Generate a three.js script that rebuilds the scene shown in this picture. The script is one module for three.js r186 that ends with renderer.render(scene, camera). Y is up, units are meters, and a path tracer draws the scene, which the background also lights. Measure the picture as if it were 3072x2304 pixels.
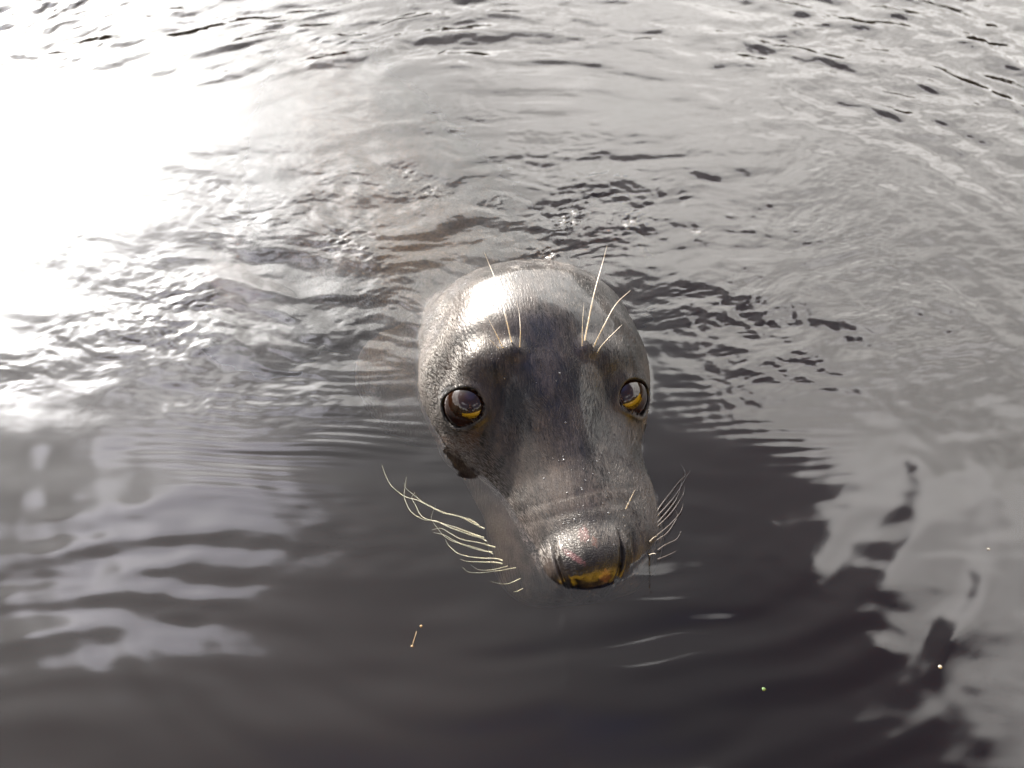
import * as THREE from 'three';
import { mergeGeometries } from 'three/addons/utils/BufferGeometryUtils.js';

// ------------------------------------------------------------------ camera, sky, sun, exposure
const scene = new THREE.Scene();
const EYE = new THREE.Vector3(0, 0.95, 0), PITCH = THREE.MathUtils.degToRad(45), VFOV = 38.6;
const camera = new THREE.PerspectiveCamera(VFOV, 4 / 3, 0.02, 2000);
camera.position.copy(EYE);
camera.lookAt(0, 0.95 - Math.sin(PITCH), -Math.cos(PITCH));
camera.focus = 1.24;
camera.userData.fStop = 5.5;
camera.updateMatrixWorld(true);
scene.add(camera);

const renderer = new THREE.WebGLRenderer({ antialias: true });
renderer.toneMapping = THREE.LinearToneMapping;
renderer.toneMappingExposure = 8;
renderer.shadowMap.enabled = true;

const SUN_AZ = -34, SUN_EL = 30;                       // degrees, azimuth to the right of the view
const dirOf = (az, el) => { const a = az * Math.PI / 180, e = el * Math.PI / 180; return new THREE.Vector3(Math.sin(a) * Math.cos(e), Math.sin(e), -Math.cos(a) * Math.cos(e)); };
const sunDir = dirOf(SUN_AZ, SUN_EL);
const sun = new THREE.DirectionalLight(0xfff0dc, 3.0);
sun.position.copy(sunDir).multiplyScalar(30);
sun.castShadow = true;
sun.shadow.radius = 3;
sun.shadow.mapSize.set(2048, 2048);
Object.assign(sun.shadow.camera, { left: -3, right: 3, top: 3, bottom: -3, near: 1, far: 80 });
sun.target.position.set(0, 0, -1);
scene.add(sun, sun.target);

// ------------------------------------------------------------------ noise and small maths
function rng(seed) { let s = seed >>> 0; return () => { s = (s + 0x6D2B79F5) >>> 0; let t = s; t = Math.imul(t ^ (t >>> 15), t | 1); t ^= t + Math.imul(t ^ (t >>> 7), t | 61); return ((t ^ (t >>> 14)) >>> 0) / 4294967296; }; }
const PERM = new Uint8Array(512), GX = new Float32Array(256), GY = new Float32Array(256), GZ = new Float32Array(256);
{ const r = rng(77), p = [...Array(256).keys()];
  for (let i = 255; i > 0; i--) { const j = Math.floor(r() * (i + 1)); [p[i], p[j]] = [p[j], p[i]]; }
  for (let i = 0; i < 512; i++) PERM[i] = p[i & 255];
  for (let i = 0; i < 256; i++) { const a = r() * 6.2832, z = r() * 2 - 1, q = Math.sqrt(1 - z * z); GX[i] = Math.cos(a); GY[i] = Math.sin(a); GZ[i] = z; } }
const fade = (t) => t * t * t * (t * (t * 6 - 15) + 10), mix = (a, b, t) => a + (b - a) * t, clamp = (x, a = 0, b = 1) => x < a ? a : x > b ? b : x;
const smooth = (a, b, x) => { const t = clamp((x - a) / (b - a)); return t * t * (3 - 2 * t); };
function n2(x, y) {                                    // gradient noise, about -0.7 .. 0.7
  const xi = Math.floor(x), yi = Math.floor(y), fx = x - xi, fy = y - yi, X = xi & 255, Y = yi & 255;
  const a = PERM[PERM[X] + Y], b = PERM[PERM[X + 1] + Y], c = PERM[PERM[X] + Y + 1], d = PERM[PERM[X + 1] + Y + 1], u = fade(fx), v = fade(fy);
  return mix(mix(GX[a] * fx + GY[a] * fy, GX[b] * (fx - 1) + GY[b] * fy, u), mix(GX[c] * fx + GY[c] * (fy - 1), GX[d] * (fx - 1) + GY[d] * (fy - 1), u), v);
}
function n3(x, y, z) { return 0.5 * (n2(x + 13.7 * Math.floor(z), y) * (1 - fade(z - Math.floor(z))) + n2(x + 13.7 * (Math.floor(z) + 1), y) * fade(z - Math.floor(z))) * 2; }
function fbm(x, y, oct = 4) { let s = 0, a = 1; for (let i = 0; i < oct; i++) { s += a * n2(x, y); x = x * 2.03 + 17.1; y = y * 2.03 - 9.4; a *= 0.5; } return s; }
function cells(x, y) { const xi = Math.floor(x), yi = Math.floor(y); let best = 9; for (let j = -1; j < 2; j++) for (let i = -1; i < 2; i++) { const h = PERM[PERM[(xi + i) & 255] + ((yi + j) & 255)], dx = xi + i + 0.5 + GX[h] * 0.42 - x, dy = yi + j + 0.5 + GY[h] * 0.42 - y; best = Math.min(best, dx * dx + dy * dy); } return Math.sqrt(best); }
const gauss = (x, s) => Math.exp(-(x * x) / (s * s));

// ------------------------------------------------------------------ the sky: a broken bank of cloud, open blue overhead
{
  const W = 2048, H = 1024, data = new Float32Array(W * H * 4);
  // clouds apart from the bank: azimuth, elevation, half width, half height, strength
  const lobes = [[-27, 48.6, 19, 4.4, 0.55], [13, 55.5, 5, 2.4, 0.33], [40, 50, 12, 6, 0.5], [-80, 54, 16, 5, 0.4], [95, 50, 16, 6, 0.4], [150, 42, 26, 6, 0.4], [-140, 45, 25, 6, 0.4], [30, 66, 7, 2.2, 0.28], [-12, 70, 12, 2.5, 0.25]];
  for (let row = 0; row < H; row++) {
    const el = ((row + 0.5) / H - 0.5) * 180, e = el * Math.PI / 180, cy = Math.sin(e), ce = Math.cos(e);
    for (let col = 0; col < W; col++) {
      const round = ((col + 0.5) / W - 0.5) * 2 * Math.PI, dx = Math.cos(round) * ce, dz = Math.sin(round) * ce;
      const cosS = dx * sunDir.x + cy * sunDir.y + dz * sunDir.z, ang = Math.acos(clamp(cosS, -1, 1)) * 180 / Math.PI;
      const az = Math.atan2(dx, -dz) * 180 / Math.PI;
      const k = 1 / (Math.max(cy, 0) + 0.25), px = dx * k, pz = dz * k;
      const n = fbm(px * 3.2 + 5.1, pz * 3.2 + 1.7, 6), big = fbm(px * 1.1 - 3.3, pz * 1.1 + 8.8, 3);
      // how far up the bank reaches in this direction
      const top = 40.5 - 3 * smooth(-6, -24, az) * smooth(-70, -40, az) + 12.5 * smooth(4, 36, az) * smooth(120, 60, az) + 6 * big * smooth(30, 90, Math.abs(az)) - 14 * smooth(80, 140, Math.abs(az));
      const crisp = 0.65 * smooth(3, 16, az) * smooth(70, 50, az); let cover = smooth(mix(13, 6, crisp), mix(-10, -5, crisp), el - top);
      for (const [a, b, sa, sb, p] of lobes) { let da = az - a; if (da > 180) da -= 360; if (da < -180) da += 360; cover = Math.max(cover, p * 1.5 * Math.exp(-((da / sa) ** 2) - ((el - b) / sb) ** 2)); }
      const dens = Math.max(smooth(mix(-0.22, -0.10, crisp), mix(0.36, 0.16, crisp), cover - 0.5 + n * 0.42), 0.16 * smooth(-0.5, 0.5, cover - 0.45 + n * 0.9 + big * 0.3) * smooth(75, 40, Math.abs(az)) * smooth(64, 44, el));
      const thick = 0.5 + 0.5 * clamp(n * 1.3 + big * 0.7 + 0.1, -1, 1);
      // blue of the open sky, paler low down and near the sun
      const low = Math.exp(-Math.max(el, 0) / 22), near = 0.9 * gauss(ang, 34);
      const dim = mix(1, 0.55, smooth(60, 120, Math.abs(az))), sky = [0.038 + 0.34 * low * dim + near * 0.7, 0.039 + 0.345 * low * dim + near * 0.66, 0.066 + 0.345 * low * dim + near * 0.6];
      const zen = smooth(60, 80, el); sky[0] += 0.022 * zen; sky[1] += 0.036 * zen; sky[2] += 0.105 * zen;
      const glow = 5.5 * gauss(ang, 12.5) + 0.42 * gauss(ang, 24) + 22 * gauss(ang, 4.2);
      const body = mix(1.26, 0.70, smooth(0.25, 0.95, thick)) * mix(0.82, 1.16, smooth(24, 47, el)) * mix(1, 0.6, smooth(25, 100, Math.abs(az)));
      const edge = 0.35 * dens * (1 - dens) * 4 * gauss(ang, 60);
      const cool = smooth(36, 50, el), cloud = [body + edge + glow, body * 0.968 + edge + glow * 0.98, body * mix(0.925, mix(0.95, 1.10, smooth(5, -15, az)), cool) + edge + glow * 0.965];
      const o = (row * W + col) * 4;
      for (let c = 0; c < 3; c++) data[o + c] = el < -0.5 ? [0.09, 0.085, 0.075][c] : mix(sky[c] + glow * 0.22, cloud[c], dens);
      data[o + 3] = 1;
    }
  }
  const t = new THREE.DataTexture(data, W, H, THREE.RGBAFormat, THREE.FloatType);
  t.mapping = THREE.EquirectangularReflectionMapping; t.magFilter = t.minFilter = THREE.LinearFilter; t.wrapS = THREE.RepeatWrapping; t.needsUpdate = true;
  scene.background = t; scene.environment = t;
}

// ------------------------------------------------------------------ helpers
const V = (x, y, z) => new THREE.Vector3(x, y, z);
const RIGHT = V(1, 0, 0), UPV = V(0, Math.cos(PITCH), -Math.sin(PITCH)), FWD = V(0, -Math.sin(PITCH), -Math.cos(PITCH)), FPX = 1152 / Math.tan(VFOV / 2 * Math.PI / 180);
function at(px, py, height) {                          // the point at that height above the water that stands there in the photograph
  const d = FWD.clone().addScaledVector(RIGHT, (px - 1536) / FPX).addScaledVector(UPV, (1152 - py) / FPX);
  return EYE.clone().addScaledVector(d, (height - EYE.y) / d.y);
}
const names = {};
function numbered(n) { const k = names[n] = (names[n] ?? -1) + 1; return k ? n + '_' + String(k).padStart(3, '0') : n; }
function mesh(name, geometry, material, parent = scene) { const m = new THREE.Mesh(geometry, material); m.name = parent === scene ? numbered(name) : name; m.castShadow = m.receiveShadow = true; parent.add(m); return m; }
function tag(o, label, category, group) { o.userData.label = label; o.userData.category = category; if (group) o.userData.group = group; return o; }
function table(keys, ...cols) {                        // smooth curves through rows of numbers (monotone cubic), read by their first column
  const n = keys.length;
  const tang = cols.map((c) => { const s = [], m = []; for (let i = 0; i < n - 1; i++) s.push((c[i + 1] - c[i]) / (keys[i + 1] - keys[i])); for (let i = 0; i < n; i++) m.push(i === 0 ? s[0] : i === n - 1 ? s[n - 2] : s[i - 1] * s[i] <= 0 ? 0 : 2 * s[i - 1] * s[i] / (s[i - 1] + s[i])); return m; });
  return (k, out) => {
    let i = 0; if (k <= keys[0]) { for (let c = 0; c < cols.length; c++) out[c] = cols[c][0]; return; }
    if (k >= keys[n - 1]) { for (let c = 0; c < cols.length; c++) out[c] = cols[c][n - 1]; return; }
    while (k > keys[i + 1]) i++;
    const h = keys[i + 1] - keys[i], t = (k - keys[i]) / h, t2 = t * t, t3 = t2 * t;
    for (let c = 0; c < cols.length; c++) { const C = cols[c], M = tang[c]; out[c] = (2 * t3 - 3 * t2 + 1) * C[i] + (t3 - 2 * t2 + t) * h * M[i] + (-2 * t3 + 3 * t2) * C[i + 1] + (t3 - t2) * h * M[i + 1]; }
  };
}

// ------------------------------------------------------------------ the seal as a field (own axes: x to the picture's right, y up, z towards the nose)
const SEAL = V(0.050, -0.010, -0.885), YAW = THREE.MathUtils.degToRad(8), ROLL = THREE.MathUtils.degToRad(-4), NOD = THREE.MathUtils.degToRad(3.3);
const zs = [-1.50, -1.20, -0.90, -0.60, -0.40, -0.28, -0.20, -0.14, -0.08, -0.02, 0.04, 0.10, 0.15, 0.186, 0.208, 0.224, 0.235];
const section = table(zs,
  /* half width */ [0.03, 0.15, 0.23, 0.25, 0.20, 0.155, 0.140, 0.140, 0.143, 0.132, 0.108, 0.088, 0.076, 0.066, 0.055, 0.042, 0.012],
  /* top        */ [-0.55, -0.42, -0.33, -0.22, -0.10, 0.000, 0.090, 0.124, 0.131, 0.114, 0.089, 0.072, 0.063, 0.056, 0.045, 0.030, 0.002],
  /* bottom     */ [-0.60, -0.75, -0.80, -0.72, -0.55, -0.38, -0.25, -0.19, -0.16, -0.14, -0.12, -0.10, -0.09, -0.082, -0.07, -0.05, -0.02],
  /* centre     */ [-0.26, -0.22, -0.16, -0.09, -0.045, -0.015, -0.010, -0.010, -0.011, -0.011, -0.008, -0.005, -0.003, -0.001, -0.001, -0.001, -0.001]);
const smin = (a, b, k) => { const h = clamp(0.5 + 0.5 * (b - a) / k); return mix(b, a, h) - k * h * (1 - h); };
const smax = (a, b, k) => -smin(-a, -b, k);
function ell(x, y, z, cx, cy, cz, rx, ry, rz) { const a = (x - cx) / rx, b = (y - cy) / ry, c = (z - cz) / rz, l = Math.sqrt(a * a + b * b + c * c); if (l < 1e-6) return -Math.min(rx, ry, rz); const g = Math.sqrt(a * a / (rx * rx) + b * b / (ry * ry) + c * c / (rz * rz)); return l * (l - 1) / g; }
function caps(x, y, z, ax, ay, az, bx, by, bz, ra, rb) { const dx = bx - ax, dy = by - ay, dz = bz - az, t = clamp(((x - ax) * dx + (y - ay) * dy + (z - az) * dz) / (dx * dx + dy * dy + dz * dz)); const ex = x - ax - dx * t, ey = y - ay - dy * t, ez = z - az - dz * t; return Math.sqrt(ex * ex + ey * ey + ez * ez) - mix(ra, rb, t); }
const EYE_R = 0.0300, EYES = [-1, 1].map((s) => ({ s, c: V(s * 0.088 - 0.0135, 0.047, -0.004), g: V(s * 0.56, 0.52, 0.62).normalize() }));
for (const e of EYES) { e.a = V(0, 1, 0).cross(e.g).normalize(); e.b = e.g.clone().cross(e.a); }
const sec = [0, 0, 0, 0];
function sealField(x, y, z) {
  y -= (x - 0.03) * 0.24 * smooth(0.015, 0.11, z) * smooth(0.26, 0.17, z);               // the muzzle is turned a little on its own axis
  section(z, sec);
  const w = sec[0], h = (sec[1] - sec[2]) / 2, yc = (sec[1] + sec[2]) / 2, a = Math.abs(x - sec[3]) / w, b = Math.abs(y - yc) / h, p = mix(2.16, 1.92, smooth(0.0, 0.07, z) * smooth(0.215, 0.18, z));
  const g = Math.pow(Math.pow(a, p) + Math.pow(b, p), 1 / p);
  let d = (g - 1) * Math.min(w, h) * 0.92;
  if (z > 0.235) d = Math.max(d, z - 0.235);
  if (z < -1.5) d = Math.max(d, -1.5 - z);
  if (z < -0.25) {                                     // fore flippers, deep under water
    for (const s of [-1, 1]) d = smin(d, ell(x * 0.94 + z * 0.34 * s, y, z * 0.94 - x * 0.34 * s, s * 0.09 - 0.05, -0.6, -0.62 - 0.12, 0.11, 0.03, 0.2), 0.04);
    return d;
  }
  const xs = x - sec[3], ax = Math.abs(xs);
  // nose pad, whisker pads, cheeks, brows
  d = smin(d, ell(ax, y, z, 0, 0.021, 0.198, 0.049, 0.036, 0.036), 0.012);
  d = smin(d, ell(xs, y, z, 0.053, -0.005, 0.118, 0.044, 0.037, 0.096), 0.022);
  d = smin(d, ell(ax, y, z, 0.044, -0.028, 0.158, 0.044, 0.046, 0.066), 0.025);
  d = smin(d, ell(ax, y, z, 0.066, 0.080, -0.030, 0.034, 0.024, 0.024), 0.022);
  d = smin(d, ell(ax, y, z, 0.042, 0.1065, -0.027, 0.011, 0.008, 0.010), 0.012);
  d = smin(d, ell(x, y, z, -0.107, -0.020, 0.010, 0.029, 0.026, 0.030), 0.014);
  d = smin(d, ell(x, y, z, -0.06, -0.162 + 0.012 * n2(x * 14, z * 14), -0.19, 0.165, 0.100, 0.13), 0.03);
  // a shallow channel down each side of the bridge, a crease behind the nose
  d = smax(d, -ell(ax, y, z, 0.066, 0.104, 0.085, 0.020, 0.034, 0.070), 0.035);
  d += 0.0004 * (gauss(z - 0.158 + 4 * ax * ax, 0.004) + 0.7 * gauss(z - 0.140 + 3 * ax * ax, 0.003)) * smooth(0.02, 0.045, y);
  // eyelids round the eyeballs
  for (const e of EYES) {
    const ex = x - e.c.x, ey = y - e.c.y, ez = z - e.c.z, l = Math.sqrt(ex * ex + ey * ey + ez * ez);
    if (l > 0.08) continue;
    d = smin(d, l - EYE_R + 0.0030, 0.026);
    const f = ex * e.g.x + ey * e.g.y + ez * e.g.z, u = ex * e.a.x + ey * e.a.y + ez * e.a.z, v = ex * e.b.x + ey * e.b.y + ez * e.b.z;
    const us = u * e.s, open = Math.sqrt((u / 1.10) ** 2 + ((v + 0.28 * us) / (1.0 - 430 * us * us)) ** 2);
    if (f > 0) { d -= 0.0007 * gauss(open - 0.0285, 0.004); d = smax(d, 0.0246 - open, 0.003); }
  }
  // nostrils: two long slits down the front of the pad, the fold outside each, and the line between them
  if (z > 0.14) {
    const seg = (px, py, x0, y0, x1, y1) => { const dx = x1 - x0, dy = y1 - y0, t = clamp(((px - x0) * dx + (py - y0) * dy) / (dx * dx + dy * dy)); return Math.hypot(px - x0 - dx * t, py - y0 - dy * t); };
    const m = smooth(0.176, 0.202, z + 0.25 * Math.max(0.02 - y, 0)), s1 = seg(ax, y, 0.0370, 0.056, 0.0165, -0.004), s2 = seg(ax, y, 0.050, 0.036, 0.033, -0.014);
    d += m * (0.0044 * gauss(s1, 0.0024) - 0.0010 * gauss(s1 - 0.0055, 0.003) + 0.0022 * gauss(s2, 0.0036) + 0.0016 * gauss(ax, 0.0018) * smooth(0.026, 0.012, y));
    d += m * 0.0007 * n2(x * 120 + 4, y * 150 + z * 60);
  }
  return d;
}

const SEAL_TURN = new THREE.Quaternion().setFromEuler(new THREE.Euler(NOD, YAW, ROLL, 'YXZ')), SEAL_TURN_BACK = SEAL_TURN.clone().invert();
const toLocal = (p) => p.clone().sub(SEAL).applyQuaternion(SEAL_TURN_BACK);
const toWorld = (p) => p.clone().applyQuaternion(SEAL_TURN).add(SEAL);
function onSeal(px, py) {                              // where the sight line through that point of the photograph meets the seal, in the seal's own axes
  const o = toLocal(EYE), d = toLocal(at(px, py, -0.3)).sub(o).normalize(); let t = 0.7;
  for (let i = 0; i < 90; i++) { const f = sealField(o.x + d.x * t, o.y + d.y * t, o.z + d.z * t); if (f < 0.0003) break; t += Math.min(f, 0.05) * 0.7; }
  return o.addScaledVector(d, t);
}
function axis(parts) { const out = []; for (const [a, b, step] of parts) { const n = Math.round((b - a) / step); for (let i = 0; i < n; i++) out.push(a + (b - a) * i / n); } out.push(parts[parts.length - 1][1]); return new Float64Array(out); }
function surfaceNets(field, X, Y, Z, B = 8) {
  const nx = X.length, ny = Y.length, nz = Z.length, bx = Math.ceil(nx / B), by = Math.ceil(ny / B), bz = Math.ceil(nz / B), cull = new Float32Array(bx * by * bz);
  for (let k = 0; k < bz; k++) for (let j = 0; j < by; j++) for (let i = 0; i < bx; i++) {
    const m = (A, q) => [A[q * B], A[Math.min(q * B + B, A.length - 1)]], [x0, x1] = m(X, i), [y0, y1] = m(Y, j), [z0, z1] = m(Z, k);
    const v = field((x0 + x1) / 2, (y0 + y1) / 2, (z0 + z1) / 2), r = Math.hypot(x1 - x0, y1 - y0, z1 - z0) / 2;
    cull[(k * by + j) * bx + i] = Math.abs(v) > r * 1.5 + 0.012 ? v : 0;
  }
  const slice = (k, out) => { for (let j = 0; j < ny; j++) for (let i = 0; i < nx; i++) { const c = cull[((k / B | 0) * by + (j / B | 0)) * bx + (i / B | 0)]; out[j * nx + i] = c !== 0 ? c : field(X[i], Y[j], Z[k]); } };
  let a = new Float32Array(nx * ny), b = new Float32Array(nx * ny), va = new Int32Array(nx * ny), vb = new Int32Array(nx * ny); const pos = [], idx = [];
  slice(0, a); vb.fill(-1);
  const quad = (p, q, r, s, flip) => { if (p < 0 || q < 0 || r < 0 || s < 0) return; flip ? idx.push(p, r, q, p, s, r) : idx.push(p, q, r, p, r, s); };
  for (let k = 0; k < nz - 1; k++) {
    slice(k + 1, b); [va, vb] = [vb, va]; vb.fill(-1);  // va: vertices of the layer of cells before
    for (let j = 0; j < ny - 1; j++) for (let i = 0; i < nx - 1; i++) {
      const o = j * nx + i, c = [a[o], a[o + 1], a[o + nx], a[o + nx + 1], b[o], b[o + 1], b[o + nx], b[o + nx + 1]]; let neg = 0; for (let q = 0; q < 8; q++) if (c[q] < 0) neg++;
      if (neg === 0 || neg === 8) continue;
      let sx = 0, sy = 0, sz = 0, n = 0;
      for (let q = 0; q < 8; q++) for (let ax = 1; ax < 8; ax <<= 1) { if (q & ax) continue; const e = q | ax; if ((c[q] < 0) === (c[e] < 0)) continue; const t = c[q] / (c[q] - c[e]); sx += (q & 1) + (ax === 1 ? t : 0); sy += ((q >> 1) & 1) + (ax === 2 ? t : 0); sz += ((q >> 2) & 1) + (ax === 4 ? t : 0); n++; }
      vb[o] = pos.length / 3; pos.push(mix(X[i], X[i + 1], sx / n), mix(Y[j], Y[j + 1], sy / n), mix(Z[k], Z[k + 1], sz / n));
      if (i && j && (c[0] < 0) !== (c[4] < 0)) quad(vb[o], vb[o - 1], vb[o - nx - 1], vb[o - nx], c[0] > 0);
      if (j && k && (c[0] < 0) !== (c[1] < 0)) quad(vb[o], vb[o - nx], va[o - nx], va[o], c[0] > 0);
      if (i && k && (c[0] < 0) !== (c[2] < 0)) quad(vb[o], va[o], va[o - 1], vb[o - 1], c[0] > 0);
    }
    [a, b] = [b, a];
  }
  return { pos: new Float32Array(pos), idx };
}
const furUV = (x, y, z) => [(x + 0.22) / 0.44, (z * 0.8 - y * 0.6 + 0.30) / 0.6];
let sealGeometry;
{
  const { pos, idx } = surfaceNets(sealField, axis([[-0.46, -0.18, 0.008], [-0.18, 0.17, 0.0019], [0.17, 0.34, 0.008]]), axis([[-0.84, -0.12, 0.008], [-0.12, 0.14, 0.0019]]), axis([[-1.53, -0.34, 0.010], [-0.34, -0.18, 0.004], [-0.18, 0.262, 0.0019]]));
  const n = pos.length / 3, nor = new Float32Array(pos.length), uv = new Float32Array(n * 2), E = 0.0005;
  for (let i = 0; i < n; i++) {
    let x = pos[3 * i], y = pos[3 * i + 1], z = pos[3 * i + 2], gx, gy, gz, far = z < -0.25;
    for (let s = 0; s < 3; s++) {
      const d = sealField(x, y, z), e = far ? 0.004 : E;
      gx = (sealField(x + e, y, z) - sealField(x - e, y, z)) / (2 * e); gy = (sealField(x, y + e, z) - sealField(x, y - e, z)) / (2 * e); gz = (sealField(x, y, z + e) - sealField(x, y, z - e)) / (2 * e);
      const l2 = gx * gx + gy * gy + gz * gz; if (l2 < 1e-4 || s === 2) break;
      const t = clamp(d / l2, -0.001, 0.001); x -= gx * t; y -= gy * t; z -= gz * t;
    }
    const l = Math.hypot(gx, gy, gz) || 1;
    pos[3 * i] = x; pos[3 * i + 1] = y; pos[3 * i + 2] = z; nor[3 * i] = gx / l; nor[3 * i + 1] = gy / l; nor[3 * i + 2] = gz / l;
    [uv[2 * i], uv[2 * i + 1]] = furUV(x, y, z);
  }
  const g = sealGeometry = new THREE.BufferGeometry();
  g.setAttribute('position', new THREE.BufferAttribute(pos, 3)); g.setAttribute('normal', new THREE.BufferAttribute(nor, 3)); g.setAttribute('uv', new THREE.BufferAttribute(uv, 2)); g.setIndex(idx);
}
// ------------------------------------------------------------------ the seal's coat: colour and relief
let furMaterial;
{
  const N = 2048, col = new Uint8Array(N * N * 4), rel = new Uint8Array(N * N * 4), NF = 512, film = new Uint8Array(NF * NF * 4);
  const spot = (px, py, rx, ry, turn, color, hard = 0.5) => { const p = onSeal(px, py), [u, v] = furUV(p.x, p.y, p.z); return { x: u * 0.44, q: v * 0.6, rx, ry, c: Math.cos(turn), s: Math.sin(turn), color, hard }; };
  const spots = [
    spot(1752, 1602, 0.0055, 0.0085, 0.3, [0.040, 0.016, 0.016]), spot(1784, 1624, 0.0035, 0.0055, 0, [0.035, 0.016, 0.013]), spot(1718, 1668, 0.0035, 0.014, -0.9, [0.031, 0.014, 0.016]), spot(1816, 1728, 0.006, 0.007, 0, [0.048, 0.024, 0.013]),
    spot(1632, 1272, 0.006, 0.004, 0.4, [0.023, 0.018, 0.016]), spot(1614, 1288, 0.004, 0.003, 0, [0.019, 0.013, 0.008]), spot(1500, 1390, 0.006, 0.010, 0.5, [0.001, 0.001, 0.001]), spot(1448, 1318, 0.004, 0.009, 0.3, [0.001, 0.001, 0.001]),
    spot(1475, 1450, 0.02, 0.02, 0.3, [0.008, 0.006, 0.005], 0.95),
  ];
  const nose = (() => { const p = onSeal(1790, 1630), [u, v] = furUV(p.x, p.y, p.z); return [u * 0.44, v * 0.6]; })();
  const cheek = (() => { const [u, v] = furUV(-0.116, 0.004, 0.012); return [u * 0.44, v * 0.6]; })();
  const rims = EYES.map((e) => { const p = e.c.clone().addScaledVector(e.g, EYE_R), [u, v] = furUV(p.x, p.y, p.z); return [u * 0.44, v * 0.6]; });
  const lin = (v) => Math.round(255 * (v <= 0.0031308 ? 12.92 * v : 1.055 * Math.pow(v, 1 / 2.4) - 0.055));
  for (let j = 0; j < N; j++) for (let i = 0; i < N; i++) {
    const x = (i + 0.5) / N * 0.44, q = (j + 0.5) / N * 0.6, lx = x - 0.22, lq = q - 0.30;
    const wander = 0.004 * n2(x * 22, q * 22), sx = x + wander + lx * lq * 0.6;
    const strand = n2(sx * 620, q * 62) + 0.6 * n2(sx * 1300 + 7, q * 150), patch = fbm(x * 26 + 3, q * 17, 4), fleck = n2(x * 150, q * 70);
    let t = 0.30 + 0.75 * patch + 0.26 * strand + 0.45 * fleck;
    t += 0.25 * smooth(0.04, 0.13, Math.abs(lx)) + 0.3 * smooth(0.0, 0.10, lq) * smooth(0.19, 0.12, lq);
    const inNose = smooth(1.15, 0.85, Math.hypot((x - nose[0]) / 0.05, (q - nose[1]) / 0.036));
    t = clamp(t);
    let r = mix(0.0012, 0.026, t), g = mix(0.0011, 0.0208, t), b = mix(0.0016, 0.0188, t);
    const nt = 0.6 + 0.5 * fbm(x * 90, q * 90, 3);
    r = mix(r, 0.008 * nt, inNose); g = mix(g, 0.007 * nt, inNose); b = mix(b, 0.0075 * nt, inNose);
    { const dd = Math.hypot((x - cheek[0]) / 0.024, (q - cheek[1]) / 0.015), m = smooth(1.2, 0.9, dd); r = mix(r, 0.020, m); g = mix(g, 0.0125, m); b = mix(b, 0.009, m); }
    for (const e of rims) { const d = Math.hypot((x - e[0]) / 1.0, (q - e[1]) / 1.0) + 0.004 * n2(x * 120, q * 120), m = smooth(0.0300, 0.0262, d); r = mix(r, 0.0035, m); g = mix(g, 0.003, m); b = mix(b, 0.003, m); }
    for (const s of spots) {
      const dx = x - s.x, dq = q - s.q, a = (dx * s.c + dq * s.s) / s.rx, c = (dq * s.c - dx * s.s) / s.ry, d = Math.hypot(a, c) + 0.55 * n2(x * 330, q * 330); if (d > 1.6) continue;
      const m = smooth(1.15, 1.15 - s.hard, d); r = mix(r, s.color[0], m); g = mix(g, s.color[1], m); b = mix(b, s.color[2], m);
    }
    const o = 4 * (j * N + i); col[o] = lin(r); col[o + 1] = lin(g); col[o + 2] = lin(b); col[o + 3] = 255;
    // relief: combed strands everywhere, wet pebbled tufts on the sides and the back of the crown, fine pebbling on the nose
    const side = Math.max(smooth(0.070, 0.115, Math.abs(lx + 0.004)), smooth(-0.20, -0.235, lq)) * smooth(0.06, 0.0, lq);
    const peb = 1 - cells(sx * 260, q * 190), fine = 1 - cells(x * 640 + 2 * n2(x * 200, q * 200), q * 560);
    let h = 0.35 * (0.5 + 0.5 * strand) * mix(1, 0.5, inNose) + 0.65 * side * peb + 0.34 * inNose * fine + 0.10 * (0.5 + patch) + 0.12 * n2(x * 700, q * 400);
    rel[o] = rel[o + 1] = rel[o + 2] = Math.round(255 * clamp(h)); rel[o + 3] = 255;
  }
  for (let j = 0; j < NF; j++) for (let i = 0; i < NF; i++) {   // where the water film is smooth: crown, forehead and bridge, patchy on the muzzle, none on the nose
    const lx = (i + 0.5) / NF * 0.44 - 0.22, q = (j + 0.5) / NF * 0.6, lq = q - 0.30, n = fbm(lx * 30 + 5, q * 22, 4);
    const k = smooth(0.135, 0.105, Math.abs(lx + 0.008) - 0.03 * n) * smooth(-0.225, -0.20, lq + 0.02 * n) * mix(1, mix(0.75, 0.22, smooth(0.03, 0.06, Math.abs(lx + 0.006))), smooth(-0.13, -0.09, lq)) * mix(1, 0.5, smooth(-0.02, 0.06, lq)) * (0.72 + 0.5 * n) * smooth(0.135, 0.115, lq) + 0.95 * smooth(0.150, 0.166, lq + 0.01 * n);
    const o = 4 * (j * NF + i); film[o] = film[o + 1] = film[o + 2] = Math.round(255 * clamp(k)); film[o + 3] = 255;
  }
  const tex = (d, srgb) => { const W = Math.sqrt(d.length / 4), t = new THREE.DataTexture(d, W, W); t.magFilter = t.minFilter = THREE.LinearFilter; t.wrapS = t.wrapT = THREE.MirroredRepeatWrapping; if (srgb) t.colorSpace = THREE.SRGBColorSpace; t.needsUpdate = true; return t; };
  furMaterial = new THREE.MeshPhysicalMaterial({ map: tex(col, true), bumpMap: tex(rel), bumpScale: 0.0012, roughness: 0.40, specularIntensity: 0.42, clearcoat: 0.54, clearcoatMap: tex(film), clearcoatRoughness: 0.09, ior: 1.4 });
}

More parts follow.
